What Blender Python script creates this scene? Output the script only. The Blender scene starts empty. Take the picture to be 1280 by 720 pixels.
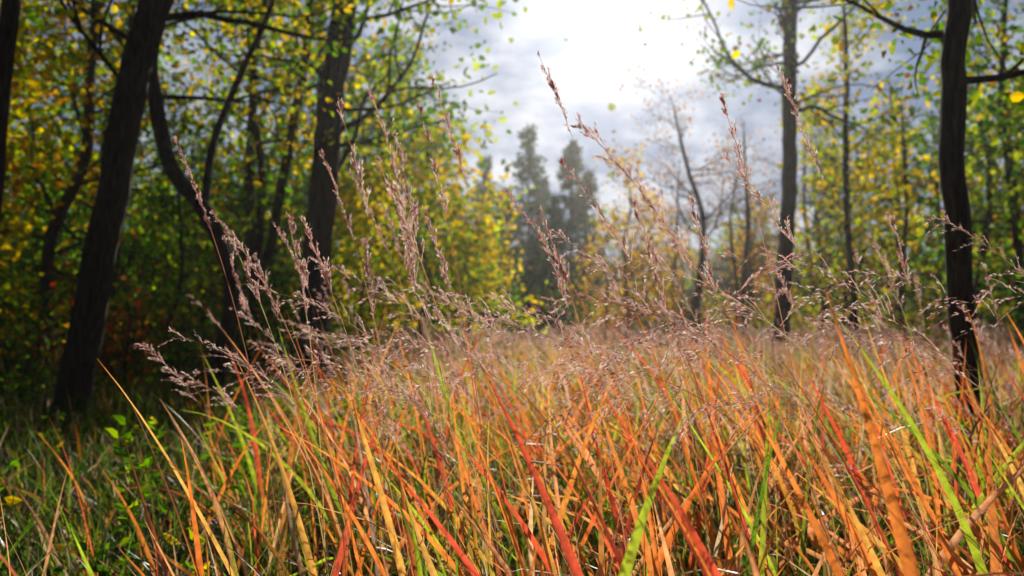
import bpy, math, numpy as np
from mathutils import Vector
R = np.random.default_rng(11)
D = bpy.data
scene = bpy.context.scene
scene.view_settings.view_transform = 'Standard'
scene.view_settings.look = 'None'
scene.view_settings.exposure = 0

# ------------------------------------------------------------------ buffers
class Buf:
    def __init__(s):
        s.v=[]; s.f=[]; s.c=[]; s.n=0
    def add(s, v, f, c):
        v=np.asarray(v,dtype=np.float32).reshape(-1,3)
        f=np.asarray(f,dtype=np.int64).reshape(-1,4)
        c=np.asarray(c,dtype=np.float32)
        if c.ndim==1: c=np.tile(c,(len(v),1))
        s.v.append(v); s.f.append(f+s.n); s.c.append(c.reshape(-1,3)); s.n+=len(v)
    def mesh(s, name, mat, offset=(0,0,0), smooth=True):
        v=np.concatenate(s.v)-np.array(offset,dtype=np.float32); f=np.concatenate(s.f); c=np.concatenate(s.c)
        m=D.meshes.new(name)
        m.vertices.add(len(v)); m.vertices.foreach_set('co',v.astype(np.float32).ravel())
        m.loops.add(len(f)*4); m.loops.foreach_set('vertex_index',f.astype(np.int32).ravel())
        m.polygons.add(len(f)); m.polygons.foreach_set('loop_start',np.arange(0,len(f)*4,4,dtype=np.int32))
        m.polygons.foreach_set('use_smooth',np.full(len(f),smooth))
        a=m.color_attributes.new('Col','FLOAT_COLOR','POINT')
        a.data.foreach_set('color',np.concatenate([np.clip(c,0,1),np.ones((len(c),1),np.float32)],1).astype(np.float32).ravel())
        m.update(calc_edges=True)
        m.materials.append(mat)
        return m
    def tube(s, pts, rad, sides, col=(.1,.08,.06), flute=0, rng=None):
        pts=np.asarray(pts,float); rad=np.asarray(rad,float); n=len(pts)
        T=np.gradient(pts,axis=0); T/=np.linalg.norm(T,axis=1)[:,None]+1e-9
        m=T.mean(0); ref=np.array([1,.13,0.]) if abs(m[2])>.7*np.linalg.norm(m) else np.array([0,0,1.])
        U=np.cross(T,ref); U/=np.linalg.norm(U,axis=1)[:,None]+1e-9; V=np.cross(T,U)
        a=np.linspace(0,2*np.pi,sides,endpoint=False)
        rr=np.tile(rad[:,None],(1,sides))
        if flute:
            ph=rng.uniform(0,6,3); z=np.arange(n)[:,None]
            rr=rr*(1+flute*(np.sin(3*a+ph[0]+z*.10)*.5+np.sin(5*a+ph[1]-z*.07)*.4+rng.normal(0,.35,(n,sides))))
        P=pts[:,None]+rr[...,None]*(np.cos(a)[None,:,None]*U[:,None]+np.sin(a)[None,:,None]*V[:,None])
        i=np.arange(n-1)[:,None]*sides; j=np.arange(sides)[None]; k=(j+1)%sides
        s.add(P,np.stack([i+j,i+k,i+sides+k,i+sides+j],-1),col)
    def leaves(s, c, size, col, rng, wr=.6, axis=None):
        N=len(c)
        a=rng.normal(size=(N,3)) if axis is None else axis+rng.normal(size=(N,3))*.25
        a[:,2]-=.2 if axis is None else 0
        a/=np.linalg.norm(a,axis=1)[:,None]+1e-9
        b=np.cross(a,rng.normal(size=(N,3))); b/=np.linalg.norm(b,axis=1)[:,None]+1e-9
        n=np.cross(a,b)
        L=(size*rng.uniform(.6,1.3,N))[:,None]; W=L*wr*.5
        fo=n*W*.35
        P=np.stack([c, c+a*L*.33+b*W+fo, c+a*L*.68+b*W*.75+fo, c+a*L-n*L*.12, c+a*L*.68-b*W*.75+fo, c+a*L*.33-b*W+fo],1)
        i=np.arange(N)[:,None]*6
        F=np.concatenate([i+np.array([0,1,2,3]),i+np.array([0,3,4,5])],1)
        s.add(P,F,np.repeat(col,6,axis=0))

def blade_path(base,h,az,th0,bend,K,pw=1.4):
    t=(np.arange(K)+.5)/K
    th=th0[:,None]+bend[:,None]*t[None]**pw
    a=np.stack([np.cos(az),np.sin(az),0*az],1)
    st=(np.sin(th)[...,None]*a[:,None]+np.cos(th)[...,None]*np.array([0,0,1.]))*(h/K)[:,None,None]
    p=np.concatenate([base[:,None],base[:,None]+np.cumsum(st,1)],1)
    return p
def ribbons(buf,base,h,az,th0,bend,w,face,K,c0,c1,across=2,tm=(.1,.65),pw=1.4,stem=False,wav=0.):
    N=len(base); p=blade_path(base,h,az,th0,bend,K,pw)
    t=np.linspace(0,1,K+1)
    if wav:
        p[:,:,0]+=wav*np.sin(t[None]*5+face[:,None]*9)*t[None]*h[:,None]
    T=np.gradient(p,axis=1); T/=np.linalg.norm(T,axis=2)[...,None]+1e-9
    tw=face[:,None]+t[None]*1.1*np.sin(face*7)[:,None]
    n=np.stack([np.cos(tw),np.sin(tw),0*tw],2)
    S=n-(n*T).sum(2)[...,None]*T; S/=np.linalg.norm(S,axis=2)[...,None]+1e-9
    prof=(np.minimum(1,.45+2.2*t)*(1-t**2.4)+.03) if not stem else (1-.6*t)
    W=(w[:,None]*prof[None]*.5)[...,None]
    Lf=p-S*W; Rt=p+S*W
    m=np.clip((t-tm[0])/(tm[1]-tm[0]),0,1); m=m*m*(3-2*m)
    C=c0[:,None]*(1-m)[None,:,None]+c1[:,None]*m[None,:,None]
    if across==3:
        M=p+np.cross(T,S)*W*.45
        P=np.stack([Lf,M,Rt],2); q=3
    else:
        P=np.stack([Lf,Rt],2); q=2
    C=np.repeat(C[:,:,None],q,axis=2)
    base_i=(np.arange(N)*(K+1)*q)[:,None,None]; k=(np.arange(K)*q)[None,:,None]; j=np.arange(q-1)[None,None]
    i=base_i+k+j
    buf.add(P,np.stack([i,i+1,i+1+q,i+q],-1),C.reshape(-1,3))
    return p

def pal(cols, wts, N, rng, jit=.18):
    cols=np.array(cols); wts=np.array(wts,float); wts/=wts.sum()
    c=cols[rng.choice(len(cols),N,p=wts)]
    return np.clip(c*rng.uniform(1-jit,1+jit,(N,1))*rng.uniform(.9,1.1,(N,3)),0.003,.95)

# ------------------------------------------------------------------ materials
def new_mat(name):
    m=D.materials.new(name); m.use_nodes=True; nt=m.node_tree; nt.nodes.clear()
    return m,nt,nt.nodes,nt.links
def leaf_mat(name, trans=.5, gloss=.05, rough=.45, sat=1.15, val=1.0, noise=True):
    m,nt,N,L=new_mat(name)
    o=N.new('ShaderNodeOutputMaterial'); at=N.new('ShaderNodeAttribute'); at.attribute_name='Col'
    src=at.outputs['Color']
    if noise:
        tc=N.new('ShaderNodeTexCoord'); ns=N.new('ShaderNodeTexNoise'); ns.inputs['Scale'].default_value=60; ns.inputs['Detail'].default_value=2
        L.new(tc.outputs['Object'],ns.inputs['Vector'])
        mr=N.new('ShaderNodeMapRange'); mr.inputs[1].default_value=.3; mr.inputs[2].default_value=.7; mr.inputs[3].default_value=.66; mr.inputs[4].default_value=1.2
        L.new(ns.outputs['Fac'],mr.inputs[0])
        mx=N.new('ShaderNodeVectorMath'); mx.operation='SCALE'; L.new(at.outputs['Color'],mx.inputs[0]); L.new(mr.outputs[0],mx.inputs['Scale']); src=mx.outputs[0]
    hs=N.new('ShaderNodeHueSaturation'); hs.inputs['Saturation'].default_value=sat; hs.inputs['Value'].default_value=val; L.new(src,hs.inputs['Color'])
    d=N.new('ShaderNodeBsdfDiffuse'); t=N.new('ShaderNodeBsdfTranslucent')
    L.new(src,d.inputs['Color']); L.new(hs.outputs[0],t.inputs['Color'])
    m1=N.new('ShaderNodeMixShader'); m1.inputs[0].default_value=trans; L.new(d.outputs[0],m1.inputs[1]); L.new(t.outputs[0],m1.inputs[2])
    out=m1.outputs[0]
    if gloss:
        g=N.new('ShaderNodeBsdfGlossy'); g.inputs['Roughness'].default_value=rough
        m2=N.new('ShaderNodeMixShader'); m2.inputs[0].default_value=gloss; L.new(out,m2.inputs[1]); L.new(g.outputs[0],m2.inputs[2]); out=m2.outputs[0]
    L.new(out,o.inputs['Surface']); return m
def bark_mat(name, ca, cb):
    m,nt,N,L=new_mat(name)
    o=N.new('ShaderNodeOutputMaterial'); p=N.new('ShaderNodeBsdfPrincipled'); p.inputs['Roughness'].default_value=.9; p.inputs['Specular IOR Level'].default_value=.2
    tc=N.new('ShaderNodeTexCoord'); mp=N.new('ShaderNodeMapping'); mp.inputs['Scale'].default_value=(1,1,.16); L.new(tc.outputs['Object'],mp.inputs[0])
    n=N.new('ShaderNodeTexNoise'); n.inputs['Scale'].default_value=38; n.inputs['Detail'].default_value=6; n.inputs['Roughness'].default_value=.7; L.new(mp.outputs[0],n.inputs['Vector'])
    v=N.new('ShaderNodeTexVoronoi'); v.inputs['Scale'].default_value=26; v.feature='DISTANCE_TO_EDGE'; L.new(mp.outputs[0],v.inputs['Vector'])
    n2=N.new('ShaderNodeTexNoise'); n2.inputs['Scale'].default_value=2.5; L.new(tc.outputs['Object'],n2.inputs['Vector'])
    r=N.new('ShaderNodeValToRGB'); r.color_ramp.elements[0].position=.32; r.color_ramp.elements[1].position=.7
    r.color_ramp.elements[0].color=(*ca,1); r.color_ramp.elements[1].color=(*cb,1); L.new(n.outputs['Fac'],r.inputs[0])
    mm=N.new('ShaderNodeMix'); mm.data_type='RGBA'; mm.blend_type='MULTIPLY'; mm.inputs[0].default_value=.5
    L.new(r.outputs[0],mm.inputs[6]); L.new(n2.outputs['Fac'],mm.inputs[7]); L.new(mm.outputs[2],p.inputs['Base Color'])
    ad=N.new('ShaderNodeMath'); ad.operation='ADD'; L.new(n.outputs['Fac'],ad.inputs[0]); L.new(v.outputs['Distance'],ad.inputs[1])
    b=N.new('ShaderNodeBump'); b.inputs['Strength'].default_value=1.; b.inputs['Distance'].default_value=.06; L.new(ad.outputs[0],b.inputs['Height']); L.new(b.outputs[0],p.inputs['Normal'])
    L.new(p.outputs[0],o.inputs['Surface']); return m
M_leaf=leaf_mat('autumn_leaf',.68,0,noise=False)
M_grass=leaf_mat('grass_blade',.76,.05,.35,1.05)
M_mead=leaf_mat('meadow_blade',.68,0,noise=False)
M_seed=leaf_mat('seed_head',.62,.03,.5,.95,noise=False)
M_need=leaf_mat('conifer_foliage',.35,0,noise=False)
M_bark=bark_mat('dark_bark',(.022,.017,.013),(.13,.095,.07))
M_bark2=bark_mat('grey_bark',(.06,.05,.042),(.24,.20,.17))

def link(o): scene.collection.objects.link(o); return o
def empty(name,loc,rz=0,sc=1.):
    e=D.objects.new(name,None); e.location=loc; e.rotation_euler=(0,0,rz); e.scale=(sc,)*3; e.empty_display_size=.3; return link(e)
def child(name,mesh,par):
    o=D.objects.new(name,mesh); o.parent=par; return link(o)

# ------------------------------------------------------------------ trees
def norm(v): return v/(np.linalg.norm(v)+1e-9)
def smooth_path(P,step=.12):
    P=np.array(P,float); Q=[]
    E=np.vstack([2*P[0]-P[1],P,2*P[-1]-P[-2]])
    for i in range(1,len(E)-2):
        n=max(3,int(np.linalg.norm(E[i+1]-E[i])/step))
        for k in range(n):
            t=k/n
            Q.append(.5*((2*E[i])+(-E[i-1]+E[i+1])*t+(2*E[i-1]-5*E[i]+4*E[i+1]-E[i+2])*t*t+(-E[i-1]+3*E[i]-3*E[i+1]+E[i+2])*t**3))
    Q.append(P[-1]); return np.array(Q)
def branch(buf,p,d,L,r,lvl,maxl,tips,rng,wob=.16,up=.05,kids=(3,6)):
    n=max(4,int(L/.22)); n=min(n,14); pts=[p]; q=p.copy(); d=norm(d)
    for i in range(n):
        d=norm(d+rng.normal(0,wob,3)+np.array([0,0,up])); q=q+d*L/n; pts.append(q)
    pts=np.array(pts); rad=np.linspace(r,r*.35,n+1)
    buf.tube(pts,rad,6 if r>.03 else (4 if r>.012 else 3))
    if lvl>=maxl:
        tips.append(pts[n//3:]); return
    tips.append(pts[-2:])
    for k in range(rng.integers(*kids)):
        t=rng.uniform(.25,1.); i=min(n-1,int(t*n)); dd=norm(pts[i+1]-pts[i])
        s=norm(np.cross(dd,rng.normal(size=3))); an=rng.uniform(.5,1.05)
        branch(buf,pts[i],dd*math.cos(an)+s*math.sin(an),L*rng.uniform(.45,.7),max(rad[i]*.6,.004),lvl+1,maxl,tips,rng,wob,up,kids)
def tree_meshes(name,way,r0,r1,zb,nb,blen,palette,wts,lsize,per,seed,maxl=2,spread=.22,bark=M_bark,lmat=None,offset=(0,0,0),drop=0.,side=None,forks=(),pside=.65):
    rng=np.random.default_rng(seed); buf=Buf(); P=smooth_path(way)
    n=len(P); z=P[:,2]; t=np.linspace(0,1,n)
    rad=r0+(r1-r0)*np.clip(t*1.3,0,1); rad=rad*(1+.45*np.exp(-np.maximum(z,0)/.16)); rad[t>.8]*=np.linspace(1,.25,(t>.8).sum())
    P=P+np.cumsum(rng.normal(0,.007,P.shape),0)
    P[0,2]-=.15
    buf.tube(P,rad,18 if r0>.1 else 10,flute=.09,rng=rng)
    tips=[]
    for f in forks:
        Q=smooth_path(f[0]); rr=np.linspace(f[1],f[2],len(Q)); buf.tube(Q,rr,10,flute=.05,rng=rng)
        for k in range(f[3]):
            i=rng.integers(len(Q)//3,len(Q)-1); a=rng.uniform(0,2*math.pi); branch(buf,Q[i],np.array([math.cos(a),math.sin(a),rng.uniform(0,.6)]),blen*.6,rr[i]*.5,1,maxl,tips,rng)
    idx=np.where(z>zb)[0]
    for k in range(nb):
        i=idx[int(len(idx)*(k+rng.uniform(0,.9))/nb)]
        a=rng.uniform(0,2*math.pi) if side is None or rng.random()>pside else side+rng.normal(0,.7)
        tt=(z[i]-zb)/(z[-1]-zb+1e-6)
        L=blen*rng.uniform(.65,1.15)*(1-.5*tt)
        branch(buf,P[i],np.array([math.cos(a),math.sin(a),rng.uniform(-.1,.7)-drop]),L,min(rad[i]*.4,.014*L+.008),1,maxl,tips,rng,up=.05-drop*.08)
    bm=buf.mesh(name+'_wood',bark,offset)
    lm=None
    if per>0:
        lb=Buf(); C=[];cc=[]
        pc=np.array(palette); w=np.array(wts,float)/sum(wts)
        for tp in tips:
            k=len(tp)*per*rng.uniform(.4,1.6); k=int(k) if k>=1 else int(rng.random()<k)
            if k==0: continue
            c=tp[rng.integers(0,len(tp),k)]+rng.normal(0,spread,(k,3))
            base=pc[rng.choice(len(pc),p=w)]
            col=np.where(rng.random((k,1))<.7,base,pc[rng.choice(len(pc),k,p=w)])*rng.uniform(.55,1.25)
            C.append(c);cc.append(col*rng.uniform(.75,1.2,(k,1)))
        C=np.concatenate(C);cc=np.concatenate(cc)
        ok=C[:,2]>.15; lb.leaves(C[ok],lsize,cc[ok],rng,.72)
        lm=lb.mesh(name+'_leaves',lmat or M_leaf,offset,smooth=False)
    return bm,lm
def put(name,ms,loc,rz=0,sc=1.):
    e=empty(name,loc,rz,sc); child('trunk_and_limbs',ms[0],e)
    if ms[1]: child('foliage',ms[1],e)
def custom(name,way,**k):
    ms=tree_meshes(name,way,offset=way[0],**k); put(name,ms,way[0])

YEL=(.90,.62,.04); YG=(.50,.58,.05); GR=(.17,.32,.04); DG=(.05,.12,.025); OR=(.84,.40,.04); BR=(.30,.15,.05); RD=(.50,.08,.03)
# near left trees
custom('oak_tree',[(-3.79,6.8,0),(-3.62,6.8,1.1),(-3.41,6.8,2.12),(-3.24,6.8,3.15),(-3.07,6.8,3.83),(-2.9,7,5.2),(-2.8,7.1,7.5)],
   r0=.14,r1=.11,zb=2.7,nb=13,blen=2.2,palette=[YG,GR,YEL],wts=[3,5,1.5],lsize=.09,per=4.5,seed=3,side=2.8)
custom('oak_tree',[(-2.56,10,0),(-2.46,10,1.1),(-2.36,10,2.3),(-2.23,10,3.7),(-2.09,10,5.1),(-1.95,10,7),(-1.8,10,9.5)],
   r0=.19,r1=.14,zb=2.7,nb=22,blen=2.4,palette=[YG,GR,YEL],wts=[3.5,5,1],lsize=.10,per=7,seed=5,side=.1)
custom('crooked_tree',[(-3.29,8.5,0),(-3.11,8.5,.59),(-2.97,8.5,1.36),(-3.2,8.5,2.12),(-3.63,8.5,2.64),(-3.84,8.5,3.32),(-3.9,8.5,4.0),(-3.6,8.6,5.2),(-3.5,8.6,6.8)],
   r0=.095,r1=.07,zb=3.0,nb=8,blen=1.7,palette=[YG,YEL,GR],wts=[3,3,3],lsize=.085,per=4,seed=8,
   forks=[([(-3.3,8.5,2.25),(-3.25,8.6,3.0),(-2.95,8.7,3.9),(-2.7,8.8,4.6),(-2.5,8.9,5.8)],.045,.02,5)])
custom('slender_tree',[(-4.1,12,0),(-3.9,12,1.2),(-3.67,12,2.3),(-3.37,12,4.1),(-3.16,12,5.9),(-3.1,12,8.5)],
   r0=.08,r1=.06,zb=2.6,nb=11,blen=1.7,palette=[YEL,YG,GR],wts=[3,3,3],lsize=.10,per=5,seed=12)
custom('slender_tree',[(-3.7,11,0),(-3.55,11,1.5),(-3.45,11,3.0),(-3.6,11,4.3),(-3.4,11,6.0),(-3.5,11,8)],
   r0=.06,r1=.045,zb=2.8,nb=9,blen=1.5,palette=[YEL,GR],wts=[2,4],lsize=.09,per=5,seed=14)
custom('slender_tree',[(-3.75,5.5,0),(-3.66,5.5,1.2),(-3.58,5.5,1.9),(-3.48,5.5,3.3),(-3.3,5.5,5.5)],
   r0=.07,r1=.055,zb=2.1,nb=9,blen=1.4,palette=[YEL,YG,OR],wts=[4,3,1],lsize=.08,per=4,seed=17,side=3.1)
custom('birch_tree',[(-7.3,12,0),(-7.0,12,1.1),(-6.95,12,2.3),(-6.5,12,3.6),(-6.4,12,5.2),(-6.0,12,8)],
   r0=.10,r1=.07,zb=1.6,nb=18,blen=2.1,palette=[YEL,YG,OR],wts=[6,2,2],lsize=.11,per=5,seed=19,bark=M_bark2)
# right trees
custom('slender_tree',[(2.27,3.9,0),(2.24,3.9,.71),(2.22,3.9,1.49),(2.2,3.9,2.35),(2.25,3.9,2.75),(2.2,3.95,3.8),(2.3,4,5.6)],
   r0=.062,r1=.05,zb=2.15,nb=13,blen=1.2,palette=[YG,GR,BR,YEL],wts=[3,4,2,1],lsize=.07,per=3.6,seed=23,spread=.12,side=.6)
custom('oak_tree',[(4.67,14,0),(4.75,14,1.1),(4.92,14,3.2),(4.92,14,5.3),(4.89,14,6.7),(5.0,14,9.5)],
   r0=.14,r1=.11,zb=4.3,nb=20,blen=2.5,palette=[GR,YG,BR],wts=[4,2,2],lsize=.10,per=4.2,seed=29,spread=.18)
custom('slender_tree',[(6.95,16,0),(6.9,16,1.5),(6.8,16,3.6),(6.9,16,6),(6.8,16,8.2)],
   r0=.075,r1=.05,zb=2.8,nb=14,blen=1.5,palette=[YEL,YG],wts=[3,4],lsize=.12,per=5,seed=31)
custom('dead_tree',[(5.05,22,0),(5.08,22,1.5),(5.3,22,3.75),(4.9,22,5.3),(4.6,22,6.6),(4.4,22,7.4)],
   r0=.13,r1=.05,zb=2.9,nb=20,blen=2.1,palette=[BR,OR],wts=[1,1],lsize=.09,per=.5,seed=37,maxl=3,bark=M_bark2)
custom('dead_tree',[(6.7,24,0),(6.75,24,2.0),(6.6,24,4.1),(6.9,24,6.0)],
   r0=.08,r1=.03,zb=1.8,nb=14,blen=1.4,palette=[BR,OR],wts=[1,1],lsize=.09,per=.3,seed=38,maxl=3,bark=M_bark2)

# background tree kinds (shared meshes)
def kind(seed,H,r,zb,nb,bl,p,w,ls,per,maxl=2,sp=.28,bark=M_bark):
    rg=np.random.default_rng(seed); zz=np.linspace(0,H,6); wx=np.cumsum(rg.normal(0,.16,6)); wy=np.cumsum(rg.normal(0,.16,6)); wx-=wx[0]; wy-=wy[0]
    return tree_meshes('kind%d'%seed,[(wx[i],wy[i],zz[i]) for i in range(6)],r,r*.5,zb,nb,bl,p,w,ls,per,seed+1,maxl,sp,bark)
K1=kind(101,9,.12,1.5,22,2.3,[YEL,YG,OR,GR],[5,3,1.2,2],.15,5)
K2=kind(111,9.5,.12,1.4,22,2.2,[YG,GR,YEL],[3,5,1.2],.15,5)
K3=kind(121,8,.10,1.0,22,2.0,[GR,DG,YG],[4,4,1.2],.15,5)
K4=kind(131,6,.07,.8,20,1.7,[OR,YEL,BR],[3,4,2],.14,4)
K5=kind(141,8,.09,2.2,18,1.8,[BR,OR],[1,1],.09,.12,3,bark=M_bark2)
K6=kind(151,4.6,.05,.6,20,1.5,[YG,YEL,GR],[4,3,2],.13,5.5)
spots=[(K1,-9.4,12.5,1),(K2,-7.6,15,1.05),(K2,-5.6,16.5,1.05),(K2,-4.0,17.5,1.1),(K3,-2.9,20,1.0),(K1,-11.5,16,1.15),(K3,-9.5,19,1.1),(K2,-6.8,21,1.1),(K1,-7.6,10.2,.8),
 (K6,-1.75,14,1.0),(K6,-2.9,14.5,.85),(K6,-1.1,16.5,.8),(K1,-13.5,12,1),(K2,-15,18,1.2),(K3,-12,24,1.2),(K3,-5.4,12.5,.5),(K6,-8.3,11,.9),
 (K6,8.3,20,1.25),(K2,9.3,14.5,.85),(K3,8.6,11.8,.66),(K2,10.8,14,1.0),(K2,12.5,17,1.1),(K3,11.6,20,1.0),(K1,14.6,21,1.1),(K1,13.5,14,1),(K3,16.5,16,1.1),(K3,7.1,9.2,.75),
 (K4,3.6,26,1.0),(K4,4.7,29,.85),(K4,8.2,27,.8),(K4,6.9,32,.85),(K4,2.8,23,.62),(K5,7.6,26,.95),(K5,9.3,23,.9),(K5,6.4,30,.9),(K5,8.9,18,.8),(K5,10.4,28,1.1),(K5,6.2,21,.75),(K5,7.9,21,.8)]
names={id(K1):'maple_tree',id(K2):'maple_tree',id(K3):'oak_tree',id(K4):'autumn_tree',id(K5):'bare_tree',id(K6):'young_maple_tree'}
for i,(k,x,y,s) in enumerate(spots):
    put(names[id(k)],k,(x,y,0),R.uniform(0,6.28),s)

# conifers
def conifer(seed,H,rb):
    rg=np.random.default_rng(seed); b=Buf(); l=Buf()
    zz=np.linspace(0,H,16); b.tube(np.stack([rg.normal(0,.03,16),rg.normal(0,.03,16),zz],1),np.linspace(.14,.015,16),7)
    C=[];A=[]
    for k in range(140):
        t=rg.random()**.8*.93+.05; a=rg.uniform(0,6.28); L=rb*(1-t)**.8*rg.uniform(.4,1.3)+.10
        d=np.array([math.cos(a),math.sin(a),rg.uniform(.0,.7)]); p0=np.array([0,0,t*H])
        s=np.linspace(0,1,5)[:,None]; pts=p0+d*L*s-np.array([0,0,.25*L])*s**2+np.array([0,0,.2*L])*s**3
        b.tube(pts,np.linspace(.02,.005,5),3)
        n=int(12+L*32); u=rg.random(n)**.7; c=p0+d*L*u[:,None]-np.array([0,0,.2*L])*u[:,None]**2+rg.normal(0,.09,(n,3))
        C.append(c);A.append(np.tile(d,(n,1))+rg.normal(0,.5,(n,3)))
    C=np.concatenate(C);A=np.concatenate(A)
    l.leaves(C,.25,pal([(.06,.14,.055),(.09,.18,.065),(.16,.23,.07)],[3,3,1],len(C),rg,.3),rg,.3,axis=A)
    return b.mesh('spruce_wood',M_bark),l.mesh('spruce_needles',M_need,smooth=False)
C1=conifer(201,10.5,1.5); C2=conifer(207,9,1.2)
for k,x,y,s in [(C1,.75,37,.98),(C2,2.75,37,1.06),(C1,-1.3,38,.86),(C2,3.9,41,1.0),(C2,-.3,36,.80),(C2,1.9,35,.74),(C2,-2.6,38,.85),(C1,-4.2,42,1.1),(C2,16,40,1.1),(C2,1.6,43,1.0)]:
    put('spruce_tree',k,(x,y,0),R.uniform(0,6),s)

# shrubs
def shrub(seed,H,W,p,w,n=7,per=3.5,ls=.09):
    rg=np.random.default_rng(seed); b=Buf(); l=Buf(); tips=[]
    for k in range(n):
        a=rg.uniform(0,6.28); branch(b,np.array([rg.normal(0,.1),rg.normal(0,.1),-.05]),np.array([math.cos(a)*W,math.sin(a)*W,H]),H*rg.uniform(.6,.95),.018,1,2,tips,rg,.14,.02,(4,7))
    P=np.concatenate(tips); m=int(len(P)*per); C=P[rg.integers(0,len(P),m)]+rg.normal(0,.11,(m,3)); C=C[C[:,2]>.05]
    l.leaves(C,ls,pal(p,w,len(C),rg,.35),rg,.6)
    return b.mesh('shrub_wood',M_bark),l.mesh('shrub_leaves',M_leaf,smooth=False)
S1=shrub(301,1.9,.9,[DG,GR,BR],[5,2,2],per=3.5); S2=shrub(302,1.6,.9,[BR,RD,OR],[4,2,2],per=2.4); S3=shrub(303,2.3,.8,[YG,GR,YEL],[3,3,1],per=3.5); S4=shrub(304,1.3,1.0,[DG,GR,YG],[4,3,1],per=3.5)
kinds=[S1,S2,S3,S4]; rg=np.random.default_rng(5)
for k in range(38):
    y=rg.uniform(9.5,19); x=y*rg.uniform(-.85,-.18)
    put('shrub',kinds[rg.choice(4,p=[.45,.25,.05,.25])],(x,y,0),rg.uniform(0,6),rg.uniform(.7,1.15))
for k in range(46):
    y=rg.uniform(22,32); x=y*rg.uniform(-.35,.75)
    put('shrub',kinds[rg.choice(4,p=[.2,.35,.3,.15])],(x,y,0),rg.uniform(0,6),rg.uniform(.8,1.35))
for x,y,k,s in [(6.6,12.5,3,.8),(8.4,12.2,0,.9),(7.6,14.5,2,.7),(9.8,12.5,1,.9),(11,11.5,0,1),(5.9,17.5,3,.7),(9.5,17,1,1),(-4.5,7.9,3,.6),(-5.2,8.4,0,.7),(-5.9,7.4,3,.6),(-2.0,11.5,2,.55),(-6.6,8.6,0,.8),(-5.0,9.3,1,.7),(-4.1,9.9,0,.6)]:
    put('shrub',kinds[k],(x,y,0),x*3,s)

# distant woodland masses
def mass(name,n,y0,y1,ranges,H0,H1,ls,leafn,cols,p,seed):
    tb=Buf(); rg=np.random.default_rng(seed); xs=[];cs=[]
    for k in range(n):
        y=rg.uniform(y0,y1); r=ranges[rg.integers(len(ranges))]; x=y*rg.uniform(*r); H=rg.uniform(H0,H1)
        for j in range(5):
            m=leafn//5; cx,cy=rg.normal(0,H*.13,2); cz=H*rg.uniform(.2,.85); s=H*.13
            c=np.array([x+cx,y+cy,cz])+rg.normal(0,1,(m,3))*np.array([s,s,s*1.1]); c=c[c[:,2]>.1]; xs.append(c)
            bc=np.array(cols)[rg.choice(len(cols),p=p)]
            cs.append(np.tile(bc,(len(c),1))*rg.uniform(.6,1.3,(len(c),1)))
        tb.tube(np.array([[x,y,-.1],[x+.1,y,H*.5],[x-.1,y,H*.95]]),[.12,.08,.02],5,(.08,.06,.05))
    tb.leaves(np.concatenate(xs),ls,np.concatenate(cs),rg,.7)
    link(D.objects.new(name,tb.mesh(name,M_leaf,smooth=False)))
mass('distant_treeline',200,48,80,[(-1,1)],4,8.5,.48,320,[GR,DG,BR,(.28,.28,.12),(.25,.2,.15)],[.2,.1,.2,.25,.25],77)  # greyish lighter tones put distance haze into the leaf colours
mass('woodland_thicket',90,24,44,[(-1.0,-.14),(-1,-.14),(.48,1.0)],6,10.5,.34,380,[GR,DG,YG,BR,YEL],[.3,.3,.2,.12,.08],78)

# ------------------------------------------------------------------ ground
g=Buf(); n=140; u=np.linspace(-1,1,n); gx=np.sign(u)*np.abs(u)**2.2*450
X,Y=np.meshgrid(gx,gx); Z=.03*np.sin(X*1.3)*np.cos(Y*1.1)+.02*np.sin(X*3.1+Y*2.3)-.02
i=(np.arange(n-1)[:,None]*n+np.arange(n-1)[None]); g.add(np.stack([X,Y+8,Z],-1),np.stack([i,i+1,i+n+1,i+n],-1),(.1,.1,.1))
m,nt,N,L=new_mat('forest_floor'); o=N.new('ShaderNodeOutputMaterial'); p=N.new('ShaderNodeBsdfPrincipled'); p.inputs['Roughness'].default_value=.95
tc=N.new('ShaderNodeTexCoord'); n1=N.new('ShaderNodeTexNoise'); n1.inputs['Scale'].default_value=.8; n1.inputs['Detail'].default_value=8; L.new(tc.outputs['Object'],n1.inputs['Vector'])
n2=N.new('ShaderNodeTexVoronoi'); n2.inputs['Scale'].default_value=22; L.new(tc.outputs['Object'],n2.inputs['Vector'])
r=N.new('ShaderNodeValToRGB'); e=r.color_ramp.elements; e[0].position=.35; e[0].color=(.03,.035,.012,1); e[1].position=.65; e[1].color=(.10,.06,.03,1); L.new(n1.outputs['Fac'],r.inputs[0])
mm=N.new('ShaderNodeMix'); mm.data_type='RGBA'; mm.blend_type='MULTIPLY'; mm.inputs[0].default_value=.5; L.new(r.outputs[0],mm.inputs[6]); L.new(n2.outputs['Color'],mm.inputs[7]); L.new(mm.outputs[2],p.inputs['Base Color'])
b=N.new('ShaderNodeBump'); b.inputs['Strength'].default_value=.8; b.inputs['Distance'].default_value=.04; L.new(n2.outputs['Distance'],b.inputs['Height']); L.new(b.outputs[0],p.inputs['Normal']); L.new(p.outputs[0],o.inputs['Surface'])
link(D.objects.new('ground',g.mesh('ground',m)))

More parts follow.
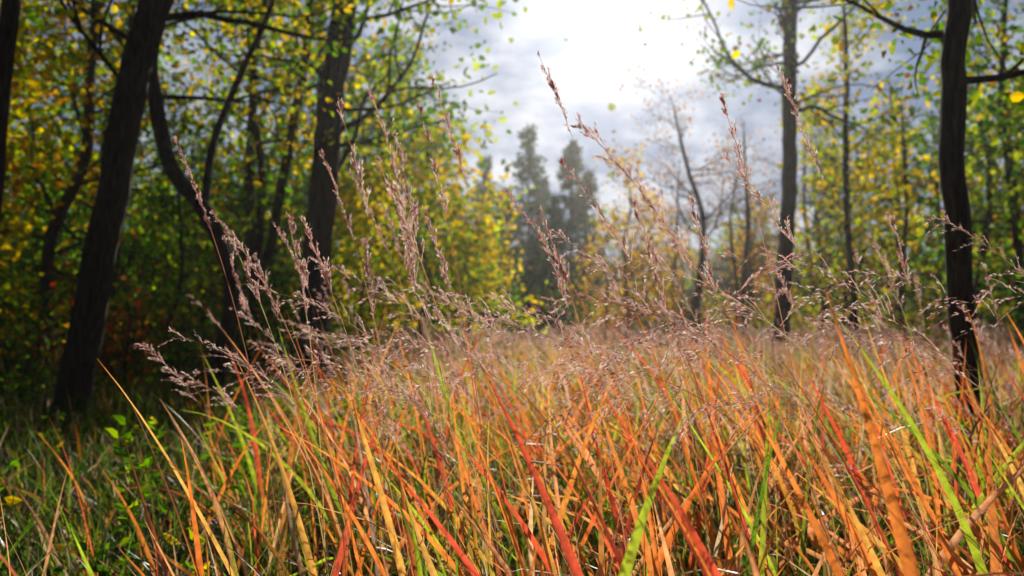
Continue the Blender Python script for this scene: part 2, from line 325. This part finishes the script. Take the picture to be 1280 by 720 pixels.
# ------------------------------------------------------------------ grass
ORG=(.92,.31,.09); RED=(.85,.16,.09); GOL=(.92,.50,.13); GRN=(.16,.32,.03); LIM=(.46,.58,.06); STR=(.74,.53,.33); DRK=(.11,.05,.03); PNK=(.92,.62,.48); AMB=(.92,.44,.20)
def patch(n,y0,y1,lo,hi,rng,cl=.28,st=.55):
    y=(y0**2+(y1**2-y0**2)*rng.random(n))**.5; x=y*rng.uniform(lo,hi,n)+rng.normal(0,.25,n)
    cx=np.round(x/cl)*cl; cy=np.round(y/cl)*cl; jx=np.sin(cx*37.7+cy*91.3)*cl*.4; jy=np.cos(cx*57.1-cy*23.9)*cl*.4
    k=rng.random(n)<.7; x=np.where(k,x*(1-st)+(cx+jx)*st,x); y=np.where(k,y*(1-st)+(cy+jy)*st,y)
    return np.stack([x,y,np.full(n,-.03)],1)
def meadow(x,y):
    return np.clip((x/np.maximum(y,.5)+.38)/.26,0,1)
near=Buf(); rg=np.random.default_rng(400)
def field(buf,n,y0,y1,lo,hi,wid,K,across,hs,rng,pink=0.,hj=(.45,1.15),cl=.28,st=.55):
    b=patch(n,y0,y1,lo,hi,rng,cl,st); x,y=b[:,0],b[:,1]; m=meadow(x,y)
    cv=.80+.3*(np.sin(x*2.9+1.3*np.sin(y*2.1))*np.cos(y*2.4+x)*.5+.5)
    h=(.42+.46*m)*rng.uniform(hj[0],hj[1],n)*hs*cv; h=np.where(y<1.25,np.minimum(h,.86),h)
    rt=np.clip(x/np.maximum(y,.5)*1.3+.45,0,1)
    A=pal([ORG,RED,GOL,LIM,STR,DRK,AMB,GRN],[5,1.2,2.0,2.2,1.8,2.0,3,1.2],n,rng); B=pal([GRN,LIM,STR,GOL,(.07,.14,.025),DRK,ORG],[3,1.8,2.4,.8,3,3,1.6],n,rng)
    tip=np.where((rng.random(n)<.15+.77*m*(.55+.45*rt))[:,None],A,B)
    if pink: tip=np.where((rng.random(n)<pink)[:,None],pal([PNK,STR,(.92,.60,.38)],[3,2,2],n,rng),tip)
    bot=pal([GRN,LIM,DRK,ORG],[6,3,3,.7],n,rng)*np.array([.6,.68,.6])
    az=np.where(rng.random(n)<.5,rng.normal(math.pi*.95,.7,n),rng.uniform(0,6.28,n))
    bend=np.abs(rng.normal(.5,.55,n)); k=rng.random(n)<.2; bend=np.where(k,rng.uniform(1.3,2.6,n),bend)
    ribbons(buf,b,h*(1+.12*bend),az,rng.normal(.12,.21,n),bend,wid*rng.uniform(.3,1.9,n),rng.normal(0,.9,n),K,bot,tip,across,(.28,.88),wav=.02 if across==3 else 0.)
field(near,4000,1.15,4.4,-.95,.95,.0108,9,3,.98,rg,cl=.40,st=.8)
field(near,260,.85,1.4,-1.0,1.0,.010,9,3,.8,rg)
def tall(n,y0,y1,lo,hi,w0,w1,h0,h1):
    b=patch(n,y0,y1,lo,hi,rg,.4,.75)
    c=pal([ORG,RED,GOL,AMB,LIM],[5,2.6,1.4,3.4,1.3],n,rg)
    az=np.where(rg.random(n)<.68,rg.normal(2.95,.4,n),rg.normal(.2,.6,n))
    bend=np.abs(rg.normal(.4,.35,n)); bend=np.where(rg.random(n)<.18,rg.uniform(1.2,2.4,n),bend)
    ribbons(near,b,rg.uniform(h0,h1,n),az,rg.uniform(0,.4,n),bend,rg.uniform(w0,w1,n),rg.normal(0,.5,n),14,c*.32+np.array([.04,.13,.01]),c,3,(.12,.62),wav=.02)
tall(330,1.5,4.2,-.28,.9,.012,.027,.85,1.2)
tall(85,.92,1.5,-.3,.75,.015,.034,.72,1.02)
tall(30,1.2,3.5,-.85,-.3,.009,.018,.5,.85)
def under(buf,n,y0,y1,lo,hi,wid,rng,d=1.):
    b=patch(n,y0,y1,lo,hi,rng); h=rng.uniform(.25,.62,n); dd=d*(.6+.4*meadow(b[:,0],b[:,1]))[:,None]  # dd paints shade between blades into the colour, stronger at left
    ribbons(buf,b,h,rng.uniform(0,6.28,n),rng.normal(.15,.1,n),np.abs(rng.normal(.8,.5,n)),wid*rng.uniform(.6,1.4,n),rng.uniform(0,3.1,n),6,pal([(.06,.13,.02),(.1,.06,.03)],[2,1],n,rng)*dd,pal([GRN,LIM,(.1,.2,.03),STR,(.3,.12,.05)],[5,2.6,4,2.2,1.2],n,rng)*dd,2)
under(near,6000,.95,5,-1,1,.0095,rg,.9)
H=[(.62,.98,1.13,2.9,.12,.18,.030,ORG),(.36,1.05,1.02,2.75,.2,.35,.028,RED),(.30,1.15,1.08,2.9,.22,.3,.026,RED),(.30,.95,.9,2.8,.25,.3,.036,ORG),(.26,.92,.86,2.9,.22,.25,.036,AMB),
 (-.08,1.35,1.1,2.9,.1,.35,.018,GOL),(-.16,1.4,1.12,3.0,.12,.25,.016,ORG),(-.36,1.3,1.0,3.0,.15,.35,.02,ORG),(-.45,1.1,.86,2.9,.02,.1,.018,RED),(.45,1.1,.95,3.0,.1,.5,.026,RED),
 (.52,1.2,.95,3.1,.2,.4,.024,ORG),(.72,1.15,.98,2.6,.15,.4,.02,GOL),(.8,1.3,1.0,2.9,.2,.4,.022,ORG),(.9,1.5,1.1,2.9,.2,.4,.022,RED),(.28,1.2,1.0,.4,.05,.3,.015,GRN),
 (-.6,1.2,.8,.6,.1,.6,.011,LIM),(-.62,1.0,.75,2.6,.2,.9,.012,LIM),(.1,1.1,.9,2.9,.25,1.0,.02,RED),(.0,1.3,1.0,2.8,.2,.6,.02,ORG),(-.2,1.1,.85,2.9,.2,.7,.018,ORG),
 (.16,1.4,1.05,2.9,.15,.35,.02,ORG),(.2,1.6,1.1,3.1,.15,.3,.022,GOL),(-.3,1.6,1.05,3.0,.1,.4,.018,GOL),(.55,1.5,1.1,2.9,.1,.3,.022,RED),(1.05,1.6,1.15,2.8,.2,.4,.024,ORG),
 (.42,.92,.85,3.0,.1,.2,.03,AMB),(-.1,.9,.76,2.6,.2,.4,.02,RED),(-.3,.92,.74,2.8,.1,.5,.016,ORG),(.75,.95,.9,3.0,.3,.5,.024,RED),(.56,1.02,1.0,2.8,.3,.3,.026,RED),(.68,1.1,1.02,2.9,.22,.3,.022,ORG)]
nb=len(H); ar=lambda k:np.array([q[k] for q in H],float)
hc=np.array([q[7] for q in H])
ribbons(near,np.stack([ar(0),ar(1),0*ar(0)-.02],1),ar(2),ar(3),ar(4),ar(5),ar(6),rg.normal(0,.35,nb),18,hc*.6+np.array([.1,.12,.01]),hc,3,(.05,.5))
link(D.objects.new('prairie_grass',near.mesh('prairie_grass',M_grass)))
far=Buf()
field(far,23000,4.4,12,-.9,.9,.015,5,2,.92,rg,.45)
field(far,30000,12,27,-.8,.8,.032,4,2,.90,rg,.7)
under(far,9000,5,13,-.95,-.2,.016,rg,.7)
link(D.objects.new('meadow_grass',far.mesh('meadow_grass',M_mead)))

# ------------------------------------------------------------------ seed heads
def seedheads(buf,base,h,az,th0,bend,sw,hl,nbr,brl,droop,spn,sps,rng,colr,tilt,bw=.0006):
    n=len(base); K=22
    cst=pal([(.5,.27,.12),(.5,.4,.15),(.4,.14,.08)],[1,1,1],n,rng)
    p=ribbons(buf,base,h,az,th0,bend,sw,rng.uniform(0,3,n),K,cst*.8,cst,2,pw=2.2,stem=True)
    t=1-hl[:,None]*np.sort(rng.random((n,nbr)),1); f=t*K; i=np.clip(f.astype(int),0,K-1); w=(f-i)[...,None]
    ii=np.arange(n)[:,None]; b=p[ii,i]*(1-w)+p[ii,i+1]*w; T=p[ii,i+1]-p[ii,i]; T/=np.linalg.norm(T,axis=2)[...,None]
    s=rng.normal(size=b.shape); s-= (s*T).sum(2)[...,None]*T; s/=np.linalg.norm(s,axis=2)[...,None]
    s=s+np.array([.35,0,0])
    d=T+s*tilt[:,None,None]*rng.uniform(.5,1.3,(n,nbr,1)); d/=np.linalg.norm(d,axis=2)[...,None]
    Lb=(brl[:,None]*(.35+.75*(1-t)/hl[:,None])*rng.uniform(.7,1.2,(n,nbr)))
    u=np.linspace(0,1,5); G=np.array([0,0,-1.])
    P=b[:,:,None]+d[:,:,None]*(Lb[:,:,None]*u)[...,None]+G*(droop[:,None,None]*Lb[:,:,None]*u**2)[...,None]
    P=P.reshape(-1,5,3); wv=np.array([bw,0,bw*.3])
    Q=np.stack([P-wv,P+wv],2); M=len(P); q=(np.arange(M)*10)[:,None]+np.arange(4)[None]*2
    buf.add(Q,np.stack([q,q+1,q+3,q+2],-1),np.tile(np.array(colr[0])*.8,(M*10,1)))
    uu=rng.uniform(.12,1.02,(M,spn)); Lr=Lb.reshape(-1)[:,None,None]; dr=np.repeat(droop,nbr)[:,None,None]
    bb=b.reshape(-1,3)[:,None]; dd=d.reshape(-1,3)[:,None]
    c=bb+dd*Lr*uu[...,None]+G*dr*Lr*uu[...,None]**2
    ax=dd+G*2*dr*uu[...,None]*.7+0*c
    c=c.reshape(-1,3)+rng.normal(0,sps*.18,(M*spn,3)); ax=ax.reshape(-1,3); ax=ax/np.linalg.norm(ax,axis=1)[:,None]
    buf.leaves(c,sps,pal(colr,[1]*len(colr),len(c),rng,.3),rng,.34,axis=ax)
SC=[(.94,.62,.52),(.85,.42,.36),(.95,.80,.70),(.5,.19,.16)]
sh=Buf(); rg=np.random.default_rng(91)
Hs=[(.42,1.75,1.72,3.1,.12,.30,.16,.035,.0,.25),(.10,1.6,1.58,3.3,.08,.28,.16,.035,.0,.25),(-.42,1.7,1.50,3.1,.1,.35,.14,.03,.0,.25),(.85,1.5,1.64,3.0,.12,.30,.17,.035,.0,.25),
 (.0,1.5,1.42,3.0,.05,.45,.18,.05,.1,.4),(-.1,1.7,1.50,2.8,.05,.2,.16,.04,.0,.3),(-.30,1.6,1.30,2.9,.1,.45,.15,.04,.05,.3),(.2,1.5,1.35,.2,-.1,1.3,.2,.09,.35,.6),
 (.45,1.35,1.38,3.2,.1,1.6,.20,.09,.4,.6),(.55,1.4,1.36,3.1,.1,1.4,.22,.1,.4,.6),(.70,1.3,1.40,3.2,.05,1.5,.20,.09,.4,.6),(1.05,1.3,1.42,3.1,.05,1.5,.22,.10,.35,.7),
 (1.12,1.35,1.38,3.0,.0,1.7,.22,.10,.35,.7),(1.0,1.45,1.5,3.2,.0,1.6,.22,.10,.35,.7),(-.25,1.5,1.28,.0,.0,1.5,.18,.07,.3,.5),(.85,1.4,1.45,3.1,.1,1.3,.2,.09,.3,.6),
 (-.6,2.1,1.12,3.0,.1,.9,.2,.06,.25,.5),(.3,1.8,1.4,3.0,.1,1.2,.2,.08,.3,.6),(.05,1.9,1.4,3.3,.1,1.3,.2,.08,.3,.6),(.75,1.8,1.5,3.0,.2,.9,.2,.08,.3,.6),(-.1,1.4,1.25,3.1,.05,1.3,.2,.08,.3,.6),
 (-.55,2.0,1.3,3.0,.05,.3,.15,.035,.0,.3),(.25,1.35,1.3,2.9,.1,1.7,.2,.09,.4,.6),(.62,1.6,1.5,3.1,.2,.5,.17,.05,.1,.4),(.3,1.4,1.28,3.2,.15,1.2,.22,.09,.35,.6),(.38,1.55,1.36,3.0,.15,1.4,.22,.1,.35,.6)]
A=np.array(Hs,float); nd=36
A=np.concatenate([A,A[rg.integers(4,len(A),nd)]+rg.normal(0,1,(nd,10))*np.array([.28,.3,.06,.3,.05,.25,.01,.008,.03,.05])+np.array([.18]+[0]*9)],0)
U=np.stack([rg.uniform(-.3,1.1,20),rg.uniform(1.35,2.3,20),rg.uniform(1.3,1.58,20),rg.normal(3.0,.25,20),rg.uniform(.02,.16,20),rg.uniform(.15,.5,20),rg.uniform(.12,.17,20),rg.uniform(.025,.045,20),0*np.ones(20),rg.uniform(.22,.35,20)],1)
A=np.concatenate([A,U],0)
A[:,0]=np.clip(A[:,0],-.75,1.7); A[:,1]=np.where(A[:,1]<1.2,2.5-A[:,1],A[:,1])
n=len(A); seedheads(sh,np.stack([A[:,0],A[:,1],0*A[:,0]-.02],1),A[:,2],A[:,3],A[:,4],A[:,5],np.full(n,.0030),A[:,6],24,np.maximum(A[:,7],.025),np.maximum(A[:,8],0),8,.0080,rg,SC,A[:,9])
def sfield(n,y0,y1,lo,hi,sw,nbr,spn,sps,hmin,hmax,bw):
    b=patch(n,y0,y1,lo,hi,rg); k=rg.random(n)<(.03+.97*meadow(b[:,0],b[:,1])**2); b=b[k]; n=len(b)
    az=np.where(rg.random(n)<.75,rg.normal(3.0,.5,n),rg.uniform(0,6.28,n))
    seedheads(sh,b,rg.uniform(hmin,hmax,n),az,rg.normal(.08,.06,n),np.abs(rg.normal(.8,.6,n)),np.full(n,sw),rg.uniform(.13,.2,n),nbr,rg.uniform(.03,.06,n),rg.uniform(0,.35,n),spn,sps,rg,SC,rg.uniform(.2,.5,n),bw)
sfield(170,2.0,4.5,-.4,.9,.003,16,6,.009,.8,1.38,.0006)
sfield(1050,4.5,11,-.8,.9,.005,9,4,.016,.75,1.12,.001)
sfield(4200,11,26,-.6,.9,.008,6,4,.032,.75,1.05,.002)
link(D.objects.new('grass_seed_heads',sh.mesh('grass_seed_heads',M_seed,smooth=False)))

# broadleaf weeds in the left margin
wb=Buf(); rg=np.random.default_rng(66); C=[];Ax=[]
for k in range(60):
    y=rg.uniform(2.2,7); x=y*rg.uniform(-.75,-.22); H_=rg.uniform(.3,.65); d=np.array([rg.normal(0,.15),rg.normal(0,.15),1.])
    s=np.linspace(0,1,6)[:,None]; pts=np.array([x,y,0])+d*H_*s; wb.tube(pts,np.linspace(.003,.0015,6),3,(.1,.14,.04))
    m=rg.integers(10,22); u=rg.uniform(.25,1,m); a=rg.uniform(0,6.28,m); C.append(np.array([x,y,0])+d*H_*u[:,None]); Ax.append(np.stack([np.cos(a),np.sin(a),rg.uniform(-.2,.6,m)],1))
C=np.concatenate(C);Ax=np.concatenate(Ax); wb.leaves(C,.06,pal([GRN,LIM,(.1,.2,.03),YEL],[4,2,3,.6],len(C),rg,.25),rg,.5,axis=Ax)
link(D.objects.new('broadleaf_weeds',wb.mesh('broadleaf_weeds',M_leaf,smooth=False)))

# ------------------------------------------------------------------ thin scatter volume added for distance haze and lens glow
def box(name,lo,hi,mat):
    v=[(x,y,z) for x in (lo[0],hi[0]) for y in (lo[1],hi[1]) for z in (lo[2],hi[2])]
    f=[(0,1,3,2),(4,6,7,5),(0,4,5,1),(2,3,7,6),(0,2,6,4),(1,5,7,3)]
    me=D.meshes.new(name); me.from_pydata(v,[],f); me.materials.append(mat); return link(D.objects.new(name,me))
m,nt,N,L=new_mat('haze_glare'); o=N.new('ShaderNodeOutputMaterial'); vs=N.new('ShaderNodeVolumeScatter'); vs.inputs['Density'].default_value=.0009; vs.inputs['Anisotropy'].default_value=.75; vs.inputs['Color'].default_value=(1,.98,.95,1)
L.new(vs.outputs[0],o.inputs['Volume'])
box('haze_glare',(-70,-15,-1),(70,110,15),m)

# ------------------------------------------------------------------ sun and sky
EL=math.radians(23); AZ=math.radians(8)
S=Vector((math.sin(AZ)*math.cos(EL),math.cos(AZ)*math.cos(EL),math.sin(EL)))
sun=D.lights.new('sun','SUN'); sun.energy=5; sun.angle=math.radians(.5); sun.color=(1,.93,.83)
so=link(D.objects.new('sun',sun)); so.rotation_euler=S.to_track_quat('Z','Y').to_euler(); so.location=(5,30,20)
w=D.worlds.new('World'); w.name='sky'; scene.world=w; w.use_nodes=True; nt=w.node_tree; N=nt.nodes; L=nt.links; N.clear()
o=N.new('ShaderNodeOutputWorld'); sk=N.new('ShaderNodeTexSky'); sk.sky_type='NISHITA'; sk.sun_disc=False; sk.sun_elevation=EL; sk.sun_rotation=AZ
bg=N.new('ShaderNodeBackground'); bg.inputs[1].default_value=.05; L.new(sk.outputs[0],bg.inputs[0])
tc=N.new('ShaderNodeTexCoord'); mp=N.new('ShaderNodeMapping'); mp.inputs['Scale'].default_value=(1,1,2.3); L.new(tc.outputs['Generated'],mp.inputs[0])
n1=N.new('ShaderNodeTexNoise'); n1.inputs['Scale'].default_value=3.2; n1.inputs['Detail'].default_value=9; n1.inputs['Roughness'].default_value=.55; n1.inputs['Distortion'].default_value=.3; L.new(mp.outputs[0],n1.inputs['Vector'])
n2=N.new('ShaderNodeTexNoise'); n2.inputs['Scale'].default_value=6.5; n2.inputs['Detail'].default_value=8; n2.inputs['Roughness'].default_value=.58; L.new(mp.outputs[0],n2.inputs['Vector'])
dt=N.new('ShaderNodeVectorMath'); dt.operation='DOT_PRODUCT'; L.new(tc.outputs['Generated'],dt.inputs[0]); dt.inputs[1].default_value=S
def mth(op,a,b=None,cl=False):
    x=N.new('ShaderNodeMath'); x.operation=op; x.use_clamp=cl
    for i,q in enumerate((a,b)):
        if q is None: continue
        if isinstance(q,(int,float)): x.inputs[i].default_value=q
        else: L.new(q,x.inputs[i])
    return x.outputs[0]
dc=mth('MAXIMUM',dt.outputs['Value'],0.)
glow=mth('MULTIPLY',mth('POWER',dc,130.),.9)
r=N.new('ShaderNodeValToRGB'); e=r.color_ramp.elements; e[0].position=.44; e[0].color=(.23,.33,.54,1); e[1].position=.68; e[1].color=(.88,.92,1.,1); L.new(n2.outputs['Fac'],r.inputs[0])
cb=N.new('ShaderNodeVectorMath'); cb.operation='SCALE'; L.new(r.outputs[0],cb.inputs[0]); L.new(mth('ADD',mth('MULTIPLY',mth('POWER',dc,2.),.70),.22),cb.inputs['Scale'])
gl=N.new('ShaderNodeVectorMath'); gl.operation='SCALE'; gl.inputs[0].default_value=(1,.97,.92); L.new(glow,gl.inputs['Scale'])
gm=N.new('ShaderNodeVectorMath'); gm.operation='ADD'; L.new(cb.outputs[0],gm.inputs[0]); L.new(gl.outputs[0],gm.inputs[1])
b2=N.new('ShaderNodeBackground'); b2.inputs[1].default_value=.9; L.new(gm.outputs[0],b2.inputs[0])
mr=N.new('ShaderNodeMapRange'); mr.inputs[1].default_value=.34; mr.inputs[2].default_value=.46; mr.inputs[3].default_value=.75; mr.inputs[4].default_value=1.; L.new(n1.outputs['Fac'],mr.inputs[0])
mx=N.new('ShaderNodeMixShader'); L.new(mr.outputs[0],mx.inputs[0]); L.new(bg.outputs[0],mx.inputs[1]); L.new(b2.outputs[0],mx.inputs[2]); L.new(mx.outputs[0],o.inputs['Surface'])

# ------------------------------------------------------------------ camera
cam=D.cameras.new('camera'); cam.lens=28; cam.sensor_width=36; cam.clip_start=.05; cam.clip_end=2000
cam.dof.use_dof=True; cam.dof.focus_distance=1.55; cam.dof.aperture_fstop=3.2
co=link(D.objects.new('camera',cam)); co.location=(0,0,1.05); co.rotation_euler=(math.radians(92.4),0,0); scene.camera=co
